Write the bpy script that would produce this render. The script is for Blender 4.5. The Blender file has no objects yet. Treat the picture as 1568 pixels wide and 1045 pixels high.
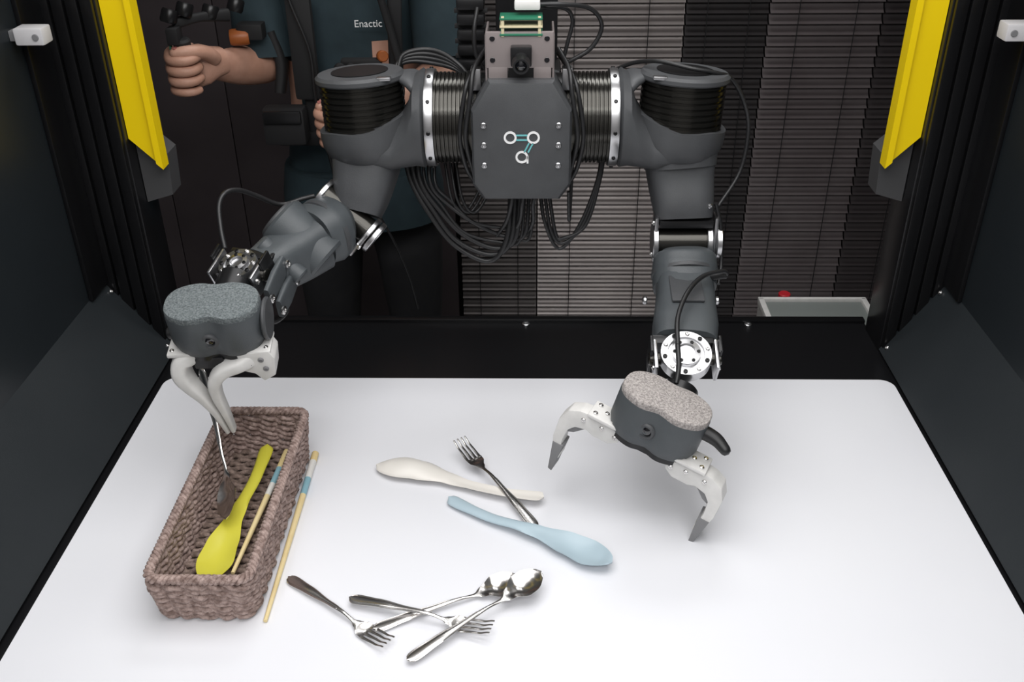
import bpy, bmesh, math, random
from mathutils import Vector, Matrix, noise
random.seed(3)
SC=bpy.context.scene
SC.view_settings.view_transform='Standard'
V=Vector
# ------------------------------------------------------------------ materials
def mat(name,col,rough=0.5,metal=0.0,col2=None,nscale=40.0,bump=0.0,bscale=200.0,coat=0.0,spec=0.5,lo=0.35,hi=0.65,detail=3):
    m=bpy.data.materials.new(name); m.use_nodes=True
    nt=m.node_tree; b=nt.nodes["Principled BSDF"]
    b.inputs["Base Color"].default_value=(*col,1); b.inputs["Roughness"].default_value=rough
    b.inputs["Metallic"].default_value=metal; b.inputs["Coat Weight"].default_value=coat
    b.inputs["Specular IOR Level"].default_value=spec
    tc=nt.nodes.new("ShaderNodeTexCoord")
    if col2:
        n=nt.nodes.new("ShaderNodeTexNoise"); n.inputs["Scale"].default_value=nscale; n.inputs["Detail"].default_value=detail
        nt.links.new(tc.outputs["Object"],n.inputs["Vector"])
        r=nt.nodes.new("ShaderNodeValToRGB"); r.color_ramp.elements[0].position=lo; r.color_ramp.elements[1].position=hi
        r.color_ramp.elements[0].color=(*col,1); r.color_ramp.elements[1].color=(*col2,1)
        nt.links.new(n.outputs["Fac"],r.inputs["Fac"]); nt.links.new(r.outputs["Color"],b.inputs["Base Color"])
    if bump>0:
        n2=nt.nodes.new("ShaderNodeTexNoise"); n2.inputs["Scale"].default_value=bscale; n2.inputs["Detail"].default_value=4
        nt.links.new(tc.outputs["Object"],n2.inputs["Vector"])
        bp=nt.nodes.new("ShaderNodeBump"); bp.inputs["Strength"].default_value=bump; bp.inputs["Distance"].default_value=0.002
        nt.links.new(n2.outputs["Fac"],bp.inputs["Height"]); nt.links.new(bp.outputs["Normal"],b.inputs["Normal"])
    return m
M_GREY=mat("robot_grey_plastic",(.056,.058,.062),.5,0,(.064,.067,.071),30,.15,900)
M_GREY2=mat("robot_arm_grey",(.060,.068,.074),.48,0,(.069,.078,.084),30,.15,900)
M_BLACK=mat("black_anodised",(.014,.014,.015),.32,.3)
M_RIB=mat("ribbed_motor_black",(.055,.053,.048),.22,.85)
M_CABLE=mat("cable_black",(.014,.014,.015),.42)
M_SILVER=mat("machined_aluminium",(.62,.62,.63),.28,1.0)
M_STEEL=mat("polished_steel",(.70,.69,.68),.24,1.0)
M_CUTL=mat("cutlery_steel",(.70,.68,.66),.22,1.0)
M_WHITE=mat("printed_white_plastic",(.66,.65,.63),.5,0,(.72,.71,.69),60)
M_LGREY=mat("finger_pad_grey",(.20,.20,.205),.6)
M_FOAM_D=mat("foam_pad_shaded",(.09,.105,.11),.95,0,(.20,.225,.23),420,.8,500)  # darker copy of the foam, weaker light put into the colour
M_FOAM_L=mat("foam_pad_lit",(.24,.22,.21),.95,0,(.50,.46,.44),420,.8,500)  # same foam, lighter and warmer to stand in for stronger lamp light
M_MAT=mat("white_mat",(.75,.755,.79),.42,0,(.77,.775,.805),3)
M_DECK=mat("deck_black",(.008,.008,.009),.28)
M_PANEL=mat("panel_blueblack",(.013,.017,.020),.35,0,(.016,.020,.023),4)
M_SKIRT=mat("skirt_panel",(.018,.022,.025),.45,0,(.022,.026,.029),6,.1,500)
M_POST=mat("extrusion_black",(.010,.010,.011),.3,.4)
M_YEL=mat("safety_yellow",(.92,.66,.0),.45)
M_BRK=mat("bracket_grey",(.06,.06,.062),.5)
M_WBOX=mat("sensor_white",(.62,.61,.62),.4)
M_TAUPE=mat("bracket_taupe",(.30,.26,.255),.42,.4)
M_PCB=mat("pcb_green",(.02,.16,.09),.4)
M_GOLD=mat("pcb_cream",(.62,.55,.36),.4)
M_LENS=mat("lens_glass",(.004,.004,.006),.06,0,coat=1)
M_LOGOW=mat("logo_white",(.85,.85,.85),.5)
M_LOGOT=mat("logo_teal",(.16,.5,.52),.5)
M_ROPE=mat("woven_rope",(.20,.135,.115),.85,0,(.46,.345,.31),150,1.0,420,detail=5)
M_ROPE2=mat("woven_rope_dark",(.13,.09,.072),.9,0,(.30,.22,.185),150,1.0,420)
M_YSP=mat("spoon_yellow",(.60,.55,.05),.32,0,(.64,.60,.07),8)
M_WSP=mat("spoon_white",(.76,.73,.68),.35)
M_BSP=mat("spoon_blue",(.42,.53,.59),.35)
M_WOOD=mat("chopstick_wood",(.74,.58,.28),.5,0,(.80,.66,.36),30)
M_BAND=mat("chopstick_blue",(.25,.45,.52),.5)
M_CWH=mat("chopstick_white",(.75,.74,.70),.5)
M_SKIN=mat("skin",(.50,.27,.19),.5,0,(.60,.34,.25),25,.2,300)
M_SHIRT=mat("shirt_teal",(.019,.036,.045),.85,0,(.025,.046,.056),20,.3,60)
M_TROUS=mat("trousers",(.014,.014,.016),.85,0,(.019,.019,.021),20,.2,60)
M_STRAP=mat("strap_black",(.010,.010,.011),.7)
M_ORANGE=mat("orange_joint",(.36,.10,.022),.45)
M_HAIR=mat("hair",(.01,.008,.007),.5)
M_EYE=mat("eye_white",(.8,.8,.78),.2)
M_RED=mat("red_button",(.5,.02,.03),.4)
M_SHOE=mat("shoe",(.03,.03,.03),.6)
M_LIP=mat("lip",(.40,.14,.12),.5)

# ------------------------------------------------------------------ builders
def fin(me,name,m,parent,smooth=True,ang=35,loc=None):
    ob=bpy.data.objects.new(name,me); SC.collection.objects.link(ob)
    if m is not None and len(me.materials)==0: me.materials.append(m)
    if smooth:
        me.polygons.foreach_set("use_smooth",[True]*len(me.polygons))
        me.set_sharp_from_angle(angle=math.radians(ang))
    if parent is not None: ob.parent=parent
    return ob
def frm_bm(bm,name,m,parent,smooth=True,ang=35):
    bmesh.ops.recalc_face_normals(bm,faces=bm.faces[:])
    me=bpy.data.meshes.new(name); bm.to_mesh(me); bm.free()
    return fin(me,name,m,parent,smooth,ang)
def empty(name,loc=(0,0,0)):
    e=bpy.data.objects.new(name,None); SC.collection.objects.link(e); e.location=loc; e.empty_display_size=.05; return e
I4=Matrix.Identity(4)
def frame(o,z,xh=(1,0,0)):
    z=V(z).normalized(); x=V(xh); x=(x-z*x.dot(z))
    if x.length<1e-4: x=V((0,1,0)); x=x-z*x.dot(z)
    x.normalize(); y=z.cross(x)
    return Matrix(((x.x,y.x,z.x,o[0]),(x.y,y.y,z.y,o[1]),(x.z,y.z,z.z,o[2]),(0,0,0,1)))
def rbox(name,size,loc,m,parent,bev=.002,M=I4,rot=None,seg=2):
    bm=bmesh.new(); bmesh.ops.create_cube(bm,size=1.0)
    bmesh.ops.scale(bm,vec=V(size),verts=bm.verts)
    if bev>0: bmesh.ops.bevel(bm,geom=bm.edges[:],offset=min(bev,min(size)*.45),segments=seg,affect='EDGES',profile=.6)
    T=Matrix.Translation(V(loc))
    if rot: T=T@Matrix.Rotation(rot[1],4,rot[0])
    bmesh.ops.transform(bm,matrix=M@T,verts=bm.verts)
    return frm_bm(bm,name,m,parent)
def bx(name,x0,x1,y0,y1,z0,z1,m,parent,bev=.002):
    return rbox(name,(abs(x1-x0),abs(y1-y0),abs(z1-z0)),((x0+x1)/2,(y0+y1)/2,(z0+z1)/2),m,parent,bev)
def lathe(name,prof,M,m,parent,segs=48,ang=30):
    bm=bmesh.new(); rings=[]
    closed=prof[0]==prof[-1]
    if closed: prof=prof[:-1]
    for r,z in prof:
        if r<1e-6: rings.append([bm.verts.new(M@V((0,0,z)))])
        else: rings.append([bm.verts.new(M@V((r*math.cos(2*math.pi*i/segs),r*math.sin(2*math.pi*i/segs),z))) for i in range(segs)])
    prs=list(zip(rings[:-1],rings[1:]))
    if closed: prs.append((rings[-1],rings[0]))
    for a,b in prs:
        for i in range(segs):
            j=(i+1)%segs
            if len(a)==1 and len(b)>1: bm.faces.new((a[0],b[i],b[j]))
            elif len(b)==1 and len(a)>1: bm.faces.new((a[i],a[j],b[0]))
            elif len(a)>1: bm.faces.new((a[i],a[j],b[j],b[i]))
    if not closed:
        if len(rings[0])>1: bm.faces.new(rings[0])
        if len(rings[-1])>1: bm.faces.new(rings[-1])
    return frm_bm(bm,name,m,parent,True,ang)
def cyl(name,p0,p1,r,m,parent,segs=32,bev=.0015,r2=None):
    p0=V(p0);p1=V(p1);L=(p1-p0).length; r2=r if r2 is None else r2; bev=min(bev,L*.3,r*.4)
    return lathe(name,[(0,0),(r-bev,0),(r,bev),(r2,L-bev),(r2-bev,L),(0,L)],frame(p0,p1-p0),m,parent,segs)
def ribbed(name,p0,p1,r,m,parent,n=14,d=.0018):
    p0=V(p0);p1=V(p1);L=(p1-p0).length; pr=[(0,0)]
    for i in range(n):
        a=L*i/n; w=L/n
        pr+=[(r-d,a),(r-d,a+w*.25),(r,a+w*.4),(r,a+w*.9)]
    pr+=[(r-d,L),(0,L)]
    return lathe(name,pr,frame(p0,p1-p0),m,parent,56,20)
def loft(name,secs,m,parent,n=32,ang=40,M=I4):
    bm=bmesh.new(); rings=[]
    for c,u,v,a,b,e in secs:
        c=V(c);u=V(u);v=V(v);ring=[]
        for i in range(n):
            t=2*math.pi*i/n; ct,st=math.cos(t),math.sin(t)
            x=a*math.copysign(abs(ct)**(2/e),ct); y=b*math.copysign(abs(st)**(2/e),st)
            ring.append(bm.verts.new(M@(c+u*x+v*y)))
        rings.append(ring)
    for A,B in zip(rings[:-1],rings[1:]):
        for i in range(n):
            j=(i+1)%n; bm.faces.new((A[i],A[j],B[j],B[i]))
    bm.faces.new(rings[0]); bm.faces.new(rings[-1])
    return frm_bm(bm,name,m,parent,True,ang)
def cr(pts,k=8):
    pts=[V(p) for p in pts]; P=[pts[0]*2-pts[1]]+pts+[pts[-1]*2-pts[-2]]; out=[]
    for i in range(1,len(P)-2):
        for s in range(k):
            t=s/k; a,b,c,d=P[i-1],P[i],P[i+1],P[i+2]
            out.append(.5*((2*b)+(c-a)*t+(2*a-5*b+4*c-d)*t*t+(3*b-a-3*c+d)*t**3))
    out.append(pts[-1]); return out
def sweep(name,pts,rad,m,parent,n=10,k=8,smooth=True,closed=False,bm=None,M=I4,roundcap=False):
    P=cr(pts,k) if smooth else [V(p) for p in pts]
    if closed: P=P[:-1] if (P[0]-P[-1]).length<1e-6 else P
    N=len(P); own=bm is None
    if own: bm=bmesh.new()
    T=[]
    for i in range(N):
        if closed: t=P[(i+1)%N]-P[i-1]
        else: t=P[min(i+1,N-1)]-P[max(i-1,0)]
        T.append(t.normalized() if t.length>1e-9 else V((0,0,1)))
    up=V((0,0,1)) if abs(T[0].z)<.9 else V((1,0,0))
    u=(up-T[0]*up.dot(T[0])).normalized(); rings=[]
    for i in range(N):
        u=(u-T[i]*u.dot(T[i])).normalized(); v=T[i].cross(u)
        s=i/(N-1)
        if callable(rad): r=rad(s)
        elif isinstance(rad,(list,tuple)):
            f=s*(len(rad)-1); a=int(min(f,len(rad)-2)); r=rad[a]+(rad[a+1]-rad[a])*(f-a)
        else: r=rad
        rings.append([bm.verts.new(M@(P[i]+(u*math.cos(2*math.pi*q/n)+v*math.sin(2*math.pi*q/n))*r)) for q in range(n)])
    R=list(zip(rings[:-1],rings[1:]))
    if closed: R.append((rings[-1],rings[0]))
    for A,B in R:
        for q in range(n):
            j=(q+1)%n; bm.faces.new((A[q],A[j],B[j],B[q]))
    if not closed:
        for e,(ring,idx,sg) in enumerate(((rings[0],0,-1),(rings[-1],-1,1))):
            if roundcap:
                r=(ring[0].co-ring[n//2].co).length/2
                tip=bm.verts.new(M@P[idx]+(M.to_3x3()@T[idx])*sg*r*.8)
                mid=[]
                for vv in ring:
                    c=M@P[idx]; mid.append(bm.verts.new(c+(vv.co-c)*.72+(M.to_3x3()@T[idx])*sg*r*.55))
                for q in range(n):
                    j=(q+1)%n; bm.faces.new((ring[q],ring[j],mid[j],mid[q])); bm.faces.new((mid[q],mid[j],tip))
            else: bm.faces.new(ring)
    if own: return frm_bm(bm,name,m,parent,True,50)
def limb(name,path,ab,m,parent,hint=(1,0,0),e=2.6,M=I4,k=5,ang=45,n=28):
    P=cr(path,k); N=len(P); secs=[]
    for i in range(N):
        t=(P[min(i+1,N-1)]-P[max(i-1,0)]).normalized(); h=V(hint); u=(h-t*h.dot(t)).normalized(); v=t.cross(u)
        f=i/(N-1)*(len(ab)-1); a=int(min(f,len(ab)-2)); w=f-a
        secs.append((P[i],u,v,ab[a][0]*(1-w)+ab[a+1][0]*w,ab[a][1]*(1-w)+ab[a+1][1]*w,e))
    return loft(name,secs,m,parent,n,ang,M)
def prism(name,poly,M,depth,m,parent,bev=.0015):
    bm=bmesh.new()
    A=[bm.verts.new((x,-depth/2,z)) for x,z in poly]; B=[bm.verts.new((x,depth/2,z)) for x,z in poly]
    bm.faces.new(A); bm.faces.new(B); n=len(poly)
    for i in range(n): j=(i+1)%n; bm.faces.new((A[i],A[j],B[j],B[i]))
    bmesh.ops.recalc_face_normals(bm,faces=bm.faces[:])
    if bev>0: bmesh.ops.bevel(bm,geom=[e for e in bm.edges],offset=bev,segments=2,affect='EDGES',profile=.6,clamp_overlap=True)
    bmesh.ops.transform(bm,matrix=M,verts=bm.verts)
    return frm_bm(bm,name,m,parent,True,30)
def screw(name,p,nrm,r,m,parent):
    p=V(p); return lathe(name,[(0,-.001),(r,-.001),(r,.0012),(r*.75,.002),(r*.45,.002),(r*.4,.0008),(0,.0008)],frame(p,nrm),m,parent,16)

# ------------------------------------------------------------------ camera
cam=bpy.data.cameras.new("camera"); co=bpy.data.objects.new("camera",cam); SC.collection.objects.link(co)
cam.sensor_width=36; cam.lens=1509.0/1568*36; cam.clip_start=.02
co.location=(0.0118,-1.3685,0.8964); co.rotation_euler=[math.radians(a) for a in (58.961,0.529,1.171)]
SC.camera=co

# ------------------------------------------------------------------ room
FZ=-.8; CZ=1.9
M_WALL=mat("wall_paint",(.45,.44,.44),.7); M_WALLB=mat("wall_gap_shade",(.03,.026,.027),.8); M_FLOOR=mat("floor_vinyl",(.07,.065,.065),.5,0,(.09,.085,.085),5); M_CEIL=mat("ceiling_paint",(.6,.6,.6),.8)
bx("floor",-3,3,-3.2,1.52,FZ-.05,FZ,M_FLOOR,None,0)
bx("ceiling",-3,3,-3.2,1.52,CZ,CZ+.05,M_CEIL,None,0)
bx("wall_back",-3,3,1.45,1.52,FZ,CZ,M_WALLB,None,0)  # wall colour darkened so the gaps between slats read as shade
bx("wall_front",-3,3,-3.2,-3.13,FZ,CZ,M_WALL,None,0)
bx("wall_left",-3.05,-3,-3.2,1.52,FZ,CZ,M_WALL,None,0)
bx("wall_right",3,3.05,-3.2,1.52,FZ,CZ,M_WALL,None,0)
def blind(name,x0,x1,c,c2,rough,tilt=50):  # slat colours per section carry the uneven light across the blinds
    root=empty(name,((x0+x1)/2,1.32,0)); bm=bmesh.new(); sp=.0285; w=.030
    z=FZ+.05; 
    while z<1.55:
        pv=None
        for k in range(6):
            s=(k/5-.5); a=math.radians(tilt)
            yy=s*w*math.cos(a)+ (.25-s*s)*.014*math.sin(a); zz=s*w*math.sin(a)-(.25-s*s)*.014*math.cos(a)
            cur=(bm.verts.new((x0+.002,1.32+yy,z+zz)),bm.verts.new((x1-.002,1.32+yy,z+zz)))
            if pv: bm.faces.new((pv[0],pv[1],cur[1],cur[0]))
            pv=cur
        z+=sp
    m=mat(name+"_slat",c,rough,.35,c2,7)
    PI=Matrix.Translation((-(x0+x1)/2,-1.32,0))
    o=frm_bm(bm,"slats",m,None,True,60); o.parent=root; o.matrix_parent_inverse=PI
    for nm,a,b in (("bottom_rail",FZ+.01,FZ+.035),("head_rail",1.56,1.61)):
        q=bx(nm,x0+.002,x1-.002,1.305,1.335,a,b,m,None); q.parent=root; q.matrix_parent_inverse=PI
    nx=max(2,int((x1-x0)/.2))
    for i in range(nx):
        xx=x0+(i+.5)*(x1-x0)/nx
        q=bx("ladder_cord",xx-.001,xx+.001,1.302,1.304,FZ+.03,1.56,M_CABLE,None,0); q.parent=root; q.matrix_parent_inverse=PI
blind("venetian_blind",-.21,.02,(.075,.064,.062),(.09,.078,.075),.45)  # person's shadow on the blind, put into a darker slat colour
blind("venetian_blind",.02,.41,(.26,.23,.222),(.31,.275,.265),.33)  # lighter slat colour paints in the brighter light at the centre
blind("venetian_blind",.41,.63,(.028,.024,.025),(.035,.03,.031),.5)  # dim stretch of the blinds, painted as dark slats
blind("venetian_blind",.63,.93,(.135,.113,.115),(.17,.146,.148),.40)  # mid slat tint imitates a partly lit stretch
blind("venetian_blind",.93,2.2,(.050,.041,.043),(.06,.05,.051),.5)  # unlit end of the blinds, shade painted into the slats
scr=empty("folding_screen_partition"); M_SCR=mat("screen_fabric",(.050,.039,.042),.75,0,(.063,.050,.053),6)
for i in range(10):
    x0=-2.2+i*.199
    bx("panel_%d"%i,x0,x0+.197,1.20,1.215,FZ,1.6,M_SCR,scr,.003)
case=empty("equipment_case"); M_ALU=mat("case_aluminium",(.55,.55,.53),.4,.5); M_CTOP=mat("case_top_grey",(.20,.22,.21),.5)
cx0,cx1,cy0,cy1,cz=.500,.733,.40,.53,-.14
bx("case_body",cx0,cx1,cy0,cy1,FZ,cz-.004,M_ALU,case,.006)
bx("case_top",cx0+.012,cx1-.012,cy0+.008,cy1-.008,cz-.004,cz,M_CTOP,case,.002)
for a,b in ((cy0-.004,cy0+.006),(cy1-.006,cy1+.004)): bx("case_rim",cx0,cx1,a,b,cz-.012,cz+.006,M_WHITE,case,.002)
for a,b in ((cx0,cx0+.012),(cx1-.012,cx1)): bx("case_rim_side",a,b,cy0,cy1,cz-.012,cz+.006,M_WHITE,case,.002)
cyl("case_red_knob",(.56,.545,cz-.02),(.56,.545,cz+.009),.013,M_RED,case)

# ------------------------------------------------------------------ enclosure
enc=empty("workcell_enclosure")
bx("cabinet_body",-.70,.685,-.95,.20,FZ,-.03,M_DECK,enc,.003)
bx("deck",-.62,.612,-.95,.205,-.03,-.004,M_DECK,enc,.002)
bx("deck_rear_lip",-.62,.612,.192,.208,-.03,.002,M_POST,enc,.002)
for x in (-.003,.40): screw("deck_screw",(x,.186,-.003),(0,0,1),.007,M_SILVER,enc)
LW,RW=-.71,.692
for s,wx,bxx in ((-1,LW,-.618),(1,RW,.610)):
    bm=bmesh.new(); th=.004
    pts=[(bxx,-.004),(wx,.128),(wx,.134),(bxx+s*(-.004),.003)]
    A=[bm.verts.new((x,.092,z)) for x,z in pts]; B=[bm.verts.new((x,-.95,z)) for x,z in pts]
    bm.faces.new(A); bm.faces.new(B)
    for i in range(4): bm.faces.new((A[i],A[(i+1)%4],B[(i+1)%4],B[i]))
    frm_bm(bm,"skirt_panel",M_SKIRT,enc,False)
    bm=bmesh.new(); bm.faces.new([bm.verts.new(p) for p in ((bxx,.09,-.004),(wx,.09,.13),(wx,.09,-.004))]); frm_bm(bm,"skirt_end",M_SKIRT,enc,False)
    nn=V((-s*.132,0,.092)).normalized()
    for yy in (.078,-.35,-.75): screw("skirt_screw",(wx+(bxx-wx)*.10-s*.003,yy,.115+.006),nn,.004,M_STEEL,enc)
    screw("skirt_screw",(wx+(bxx-wx)*.92-s*.003,.078,.014),nn,.004,M_STEEL,enc)
    bx("side_panel",wx,wx+s*.006,-1.25,.09,FZ,1.15,M_PANEL,enc,.001)
    bx("side_rail_vertical",wx,wx-s*.008,.02,.09,.134,1.15,M_POST,enc,.002)
    px0,px1=(wx,wx-s*.085)
    for k in range(4):
        a=px0+(px1-px0)*(k/4+.02); b=px0+(px1-px0)*((k+1)/4-.03)
        bx("post_rib_%d"%k,a,b,.085,.10,-.03,1.15,M_POST,enc,.0015)
    bx("post_core",px0,px1,.095,.175,-.1,1.15,M_DECK,enc,.002)
    xo=px1-s*.001; xi=xo-s*.048
    zo,zi=.378,.329
    for (a,b,y0,y1) in ((0,.80,.105,.125),(.80,1,.098,.125)):
        xa=xo+(xi-xo)*a; xb=xo+(xi-xo)*b; za=zo+(zi-zo)*a; zb=zo+(zi-zo)*b
        xq=xb-(s*-.001 if a==0 else 0)
        bm=bmesh.new(); q=[(xa,za),(xq,zb),(xq,1.15),(xa,1.15)]
        A=[bm.verts.new((x,y0,z)) for x,z in q]; B=[bm.verts.new((x,y1,z)) for x,z in q]
        bm.faces.new(A); bm.faces.new(B)
        for i in range(4): bm.faces.new((A[i],A[(i+1)%4],B[(i+1)%4],B[i]))
        frm_bm(bm,"light_curtain",M_YEL,enc,False)
    bm=bmesh.new(); q=[(xo,.39),(xi,.345),(xi+s*.004,.275),(xo,.262)]
    A=[bm.verts.new((x,.127,z)) for x,z in q]; B=[bm.verts.new((x,.17,z)) for x,z in q]
    bm.faces.new(A); bm.faces.new(B)
    for i in range(4): bm.faces.new((A[i],A[(i+1)%4],B[(i+1)%4],B[i]))
    frm_bm(bm,"curtain_bracket",M_BRK,enc,False)
    rbox("sensor_box",(.040,.03,.023),(wx-s*.030,0,.564),M_WBOX,enc,.003)
    cyl("sensor_lens",(wx-s*.040,-.0145,.564),(wx-s*.040,-.017,.564),.0045,M_LGREY,enc,16,.0005)
    bx("sensor_mount",wx,wx-s*.012,-.008,.008,.557,.571,M_LGREY,enc,.001)
bx("top_beam",LW,RW,.10,.17,1.15,1.23,M_POST,enc,.003)
bx("top_beam_front",LW,RW,-1.25,-1.18,1.15,1.23,M_POST,enc,.003)
for wx in (LW,RW): bx("top_beam_side",wx-.04,wx+.04,-1.18,.10,1.15,1.23,M_POST,enc,.003)

bm=bmesh.new(); pts=[]
x0,x1,y0,y1,r=-.602,.600,-.90,0.0,.022
for cx_,cy_,a0 in ((x1-r,y1-r,0),(x0+r,y1-r,90),(x0+r,y0+r,180),(x1-r,y0+r,270)):
    for k in range(9):
        a=math.radians(a0+k*90/8); pts.append((cx_+r*math.cos(a),cy_+r*math.sin(a)))
A=[bm.verts.new((x,y,-.0038)) for x,y in pts]; B=[bm.verts.new((x,y,0)) for x,y in pts]
bm.faces.new(A); bm.faces.new(B)
for i in range(len(pts)): j=(i+1)%len(pts); bm.faces.new((A[i],A[j],B[j],B[i]))
frm_bm(bm,"white_table_mat",M_MAT,None,True,30)

# ------------------------------------------------------------------ robot
rob=empty("dual_arm_robot"); CX=-.006; AZ=.445
bx("lift_column",-.045,.045,.10,.17,.36,1.16,M_BLACK,rob,.003)
bx("carriage",-.06,.05,.045,.11,.36,.50,M_BLACK,rob,.004)
for i in range(30):
    z=.50+i*.0215
    rbox("drag_chain_link",(.040,.03,.016),(-.080,.085,z),M_BLACK,rob,.004)
    rbox("drag_chain_pin",(.048,.008,.006),(-.080,.085,z+.0107),M_STRAP,rob,.001)
cyl("torso_core",(CX-.07,0,AZ),(CX+.07,0,AZ),.062,M_BLACK,rob,48)
bx("torso_back",CX-.055,CX+.055,-.02,.06,.37,.50,M_GREY,rob,.008)
def chest(ins):
    w=.0685-ins; zt=.519-ins; zb=.349+ins
    return [(-w+.024,zt),(w-.024,zt),(w,zt-.040),(w,zb+.022),(w-.015,zb),(-w+.015,zb),(-w,zb+.022),(-w,zt-.040)]
bm=bmesh.new(); rings=[]
for ins,y in ((.004,-.02),(.0,-.026),(.0,-.068),(.003,-.074),(.006,-.0755)):
    rings.append([bm.verts.new((CX+x,y,z)) for x,z in chest(ins)])
for a,b in zip(rings[:-1],rings[1:]):
    for i in range(8): bm.faces.new((a[i],a[(i+1)%8],b[(i+1)%8],b[i]))
bm.faces.new(rings[0]); bm.faces.new(rings[-1])
frm_bm(bm,"chest_plate",M_GREY,rob,True,25)
for x in (-.0575,.0446):
    for z in (.459,.431,.402): screw("chest_screw",(x,-.0757,z),(0,-1,0),.0042,M_SILVER,rob)
def ring(name,c,r,w,m,parent):
    lathe(name,[(r-w,0),(r,0),(r,.0012),(r-w,.0012),(r-w,0)],frame(c,(0,-1,0)),m,parent,32)
LX=-.0055
for dx,dz in ((-.0158,.4418),(.0158,.4418),(0.0,.414)): ring("logo_ring",(LX+dx,-.0755,dz),.0088,.0028,M_LOGOW,rob)
for dz in (.4450,.4385): rbox("logo_bar",(.015,.001,.002),(LX,-.0762,dz),M_LOGOT,rob,0)
for d in (0,.0055): rbox("logo_bar_diag",(.002,.001,.015),(LX+.0065+d,-.0762,.4275),M_LOGOT,rob,0,rot=((0,1,0),math.radians(27)))
rbox("logo_tail",(.0026,.001,.011),(LX+.0078,-.0762,.4105),M_LOGOW,rob,0)
bx("camera_bracket_plate",CX-.047,CX+.043,-.060,-.055,.532,.580,M_TAUPE,rob,.002)
bx("camera_bracket_lowerL",CX-.044,CX-.018,-.060,-.055,.505,.535,M_TAUPE,rob,.002)
bx("camera_bracket_lowerR",CX+.016,CX+.040,-.060,-.055,.505,.535,M_TAUPE,rob,.002)
bx("camera_bracket_base",CX-.047,CX+.043,-.045,.03,.508,.514,M_TAUPE,rob,.002)
for s in (-1,1):
    bx("camera_bracket_side",CX-.002+s*.046,CX-.002+s*.043,-.058,.02,.512,.575,M_TAUPE,rob,.001)
    for z in (.571,.543): cyl("bracket_hole",(CX-.002+s*.036,-.0612,z),(CX-.002+s*.036,-.06,z),.0035,M_LENS,rob,16,.0004)
    rbox("shoulder_clamp",(.014,.02,.03),(CX+s*.062,-.035,.512),M_SILVER,rob,.002)
rbox("camera_module",(.028,.02,.026),(CX,-.064,.550),M_BLACK,rob,.003)
lathe("camera_lens",[(0,0),(.012,0),(.012,.012),(.0105,.016),(.0105,.020),(.008,.020),(.007,.017),(0,.017)],frame((CX,-.070,.545),(0,-1,-.15)),M_BLACK,rob,32)
lathe("camera_glass",[(0,0),(.007,0),(.004,.002),(0,.0025)],frame((CX,-.0875,.5425),(0,-1,-.15)),M_LENS,rob,24)
for k in range(3):
    rbox("circuit_board_%d"%k,(.056,.034,.0025),(CX,-.045,.576+k*.010),M_PCB if k!=1 else M_GOLD,rob,.0005)
for s in (-1,1): rbox("board_standoff",(.004,.004,.026),(CX+s*.024,-.059,.586),M_GOLD,rob,.0005)
rbox("usb_connector",(.034,.018,.012),(CX+.008,-.04,.610),M_WHITE,rob,.003)
rbox("camera_lower_mount",(.034,.02,.028),(CX,-.048,.520),M_BLACK,rob,.001)

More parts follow.
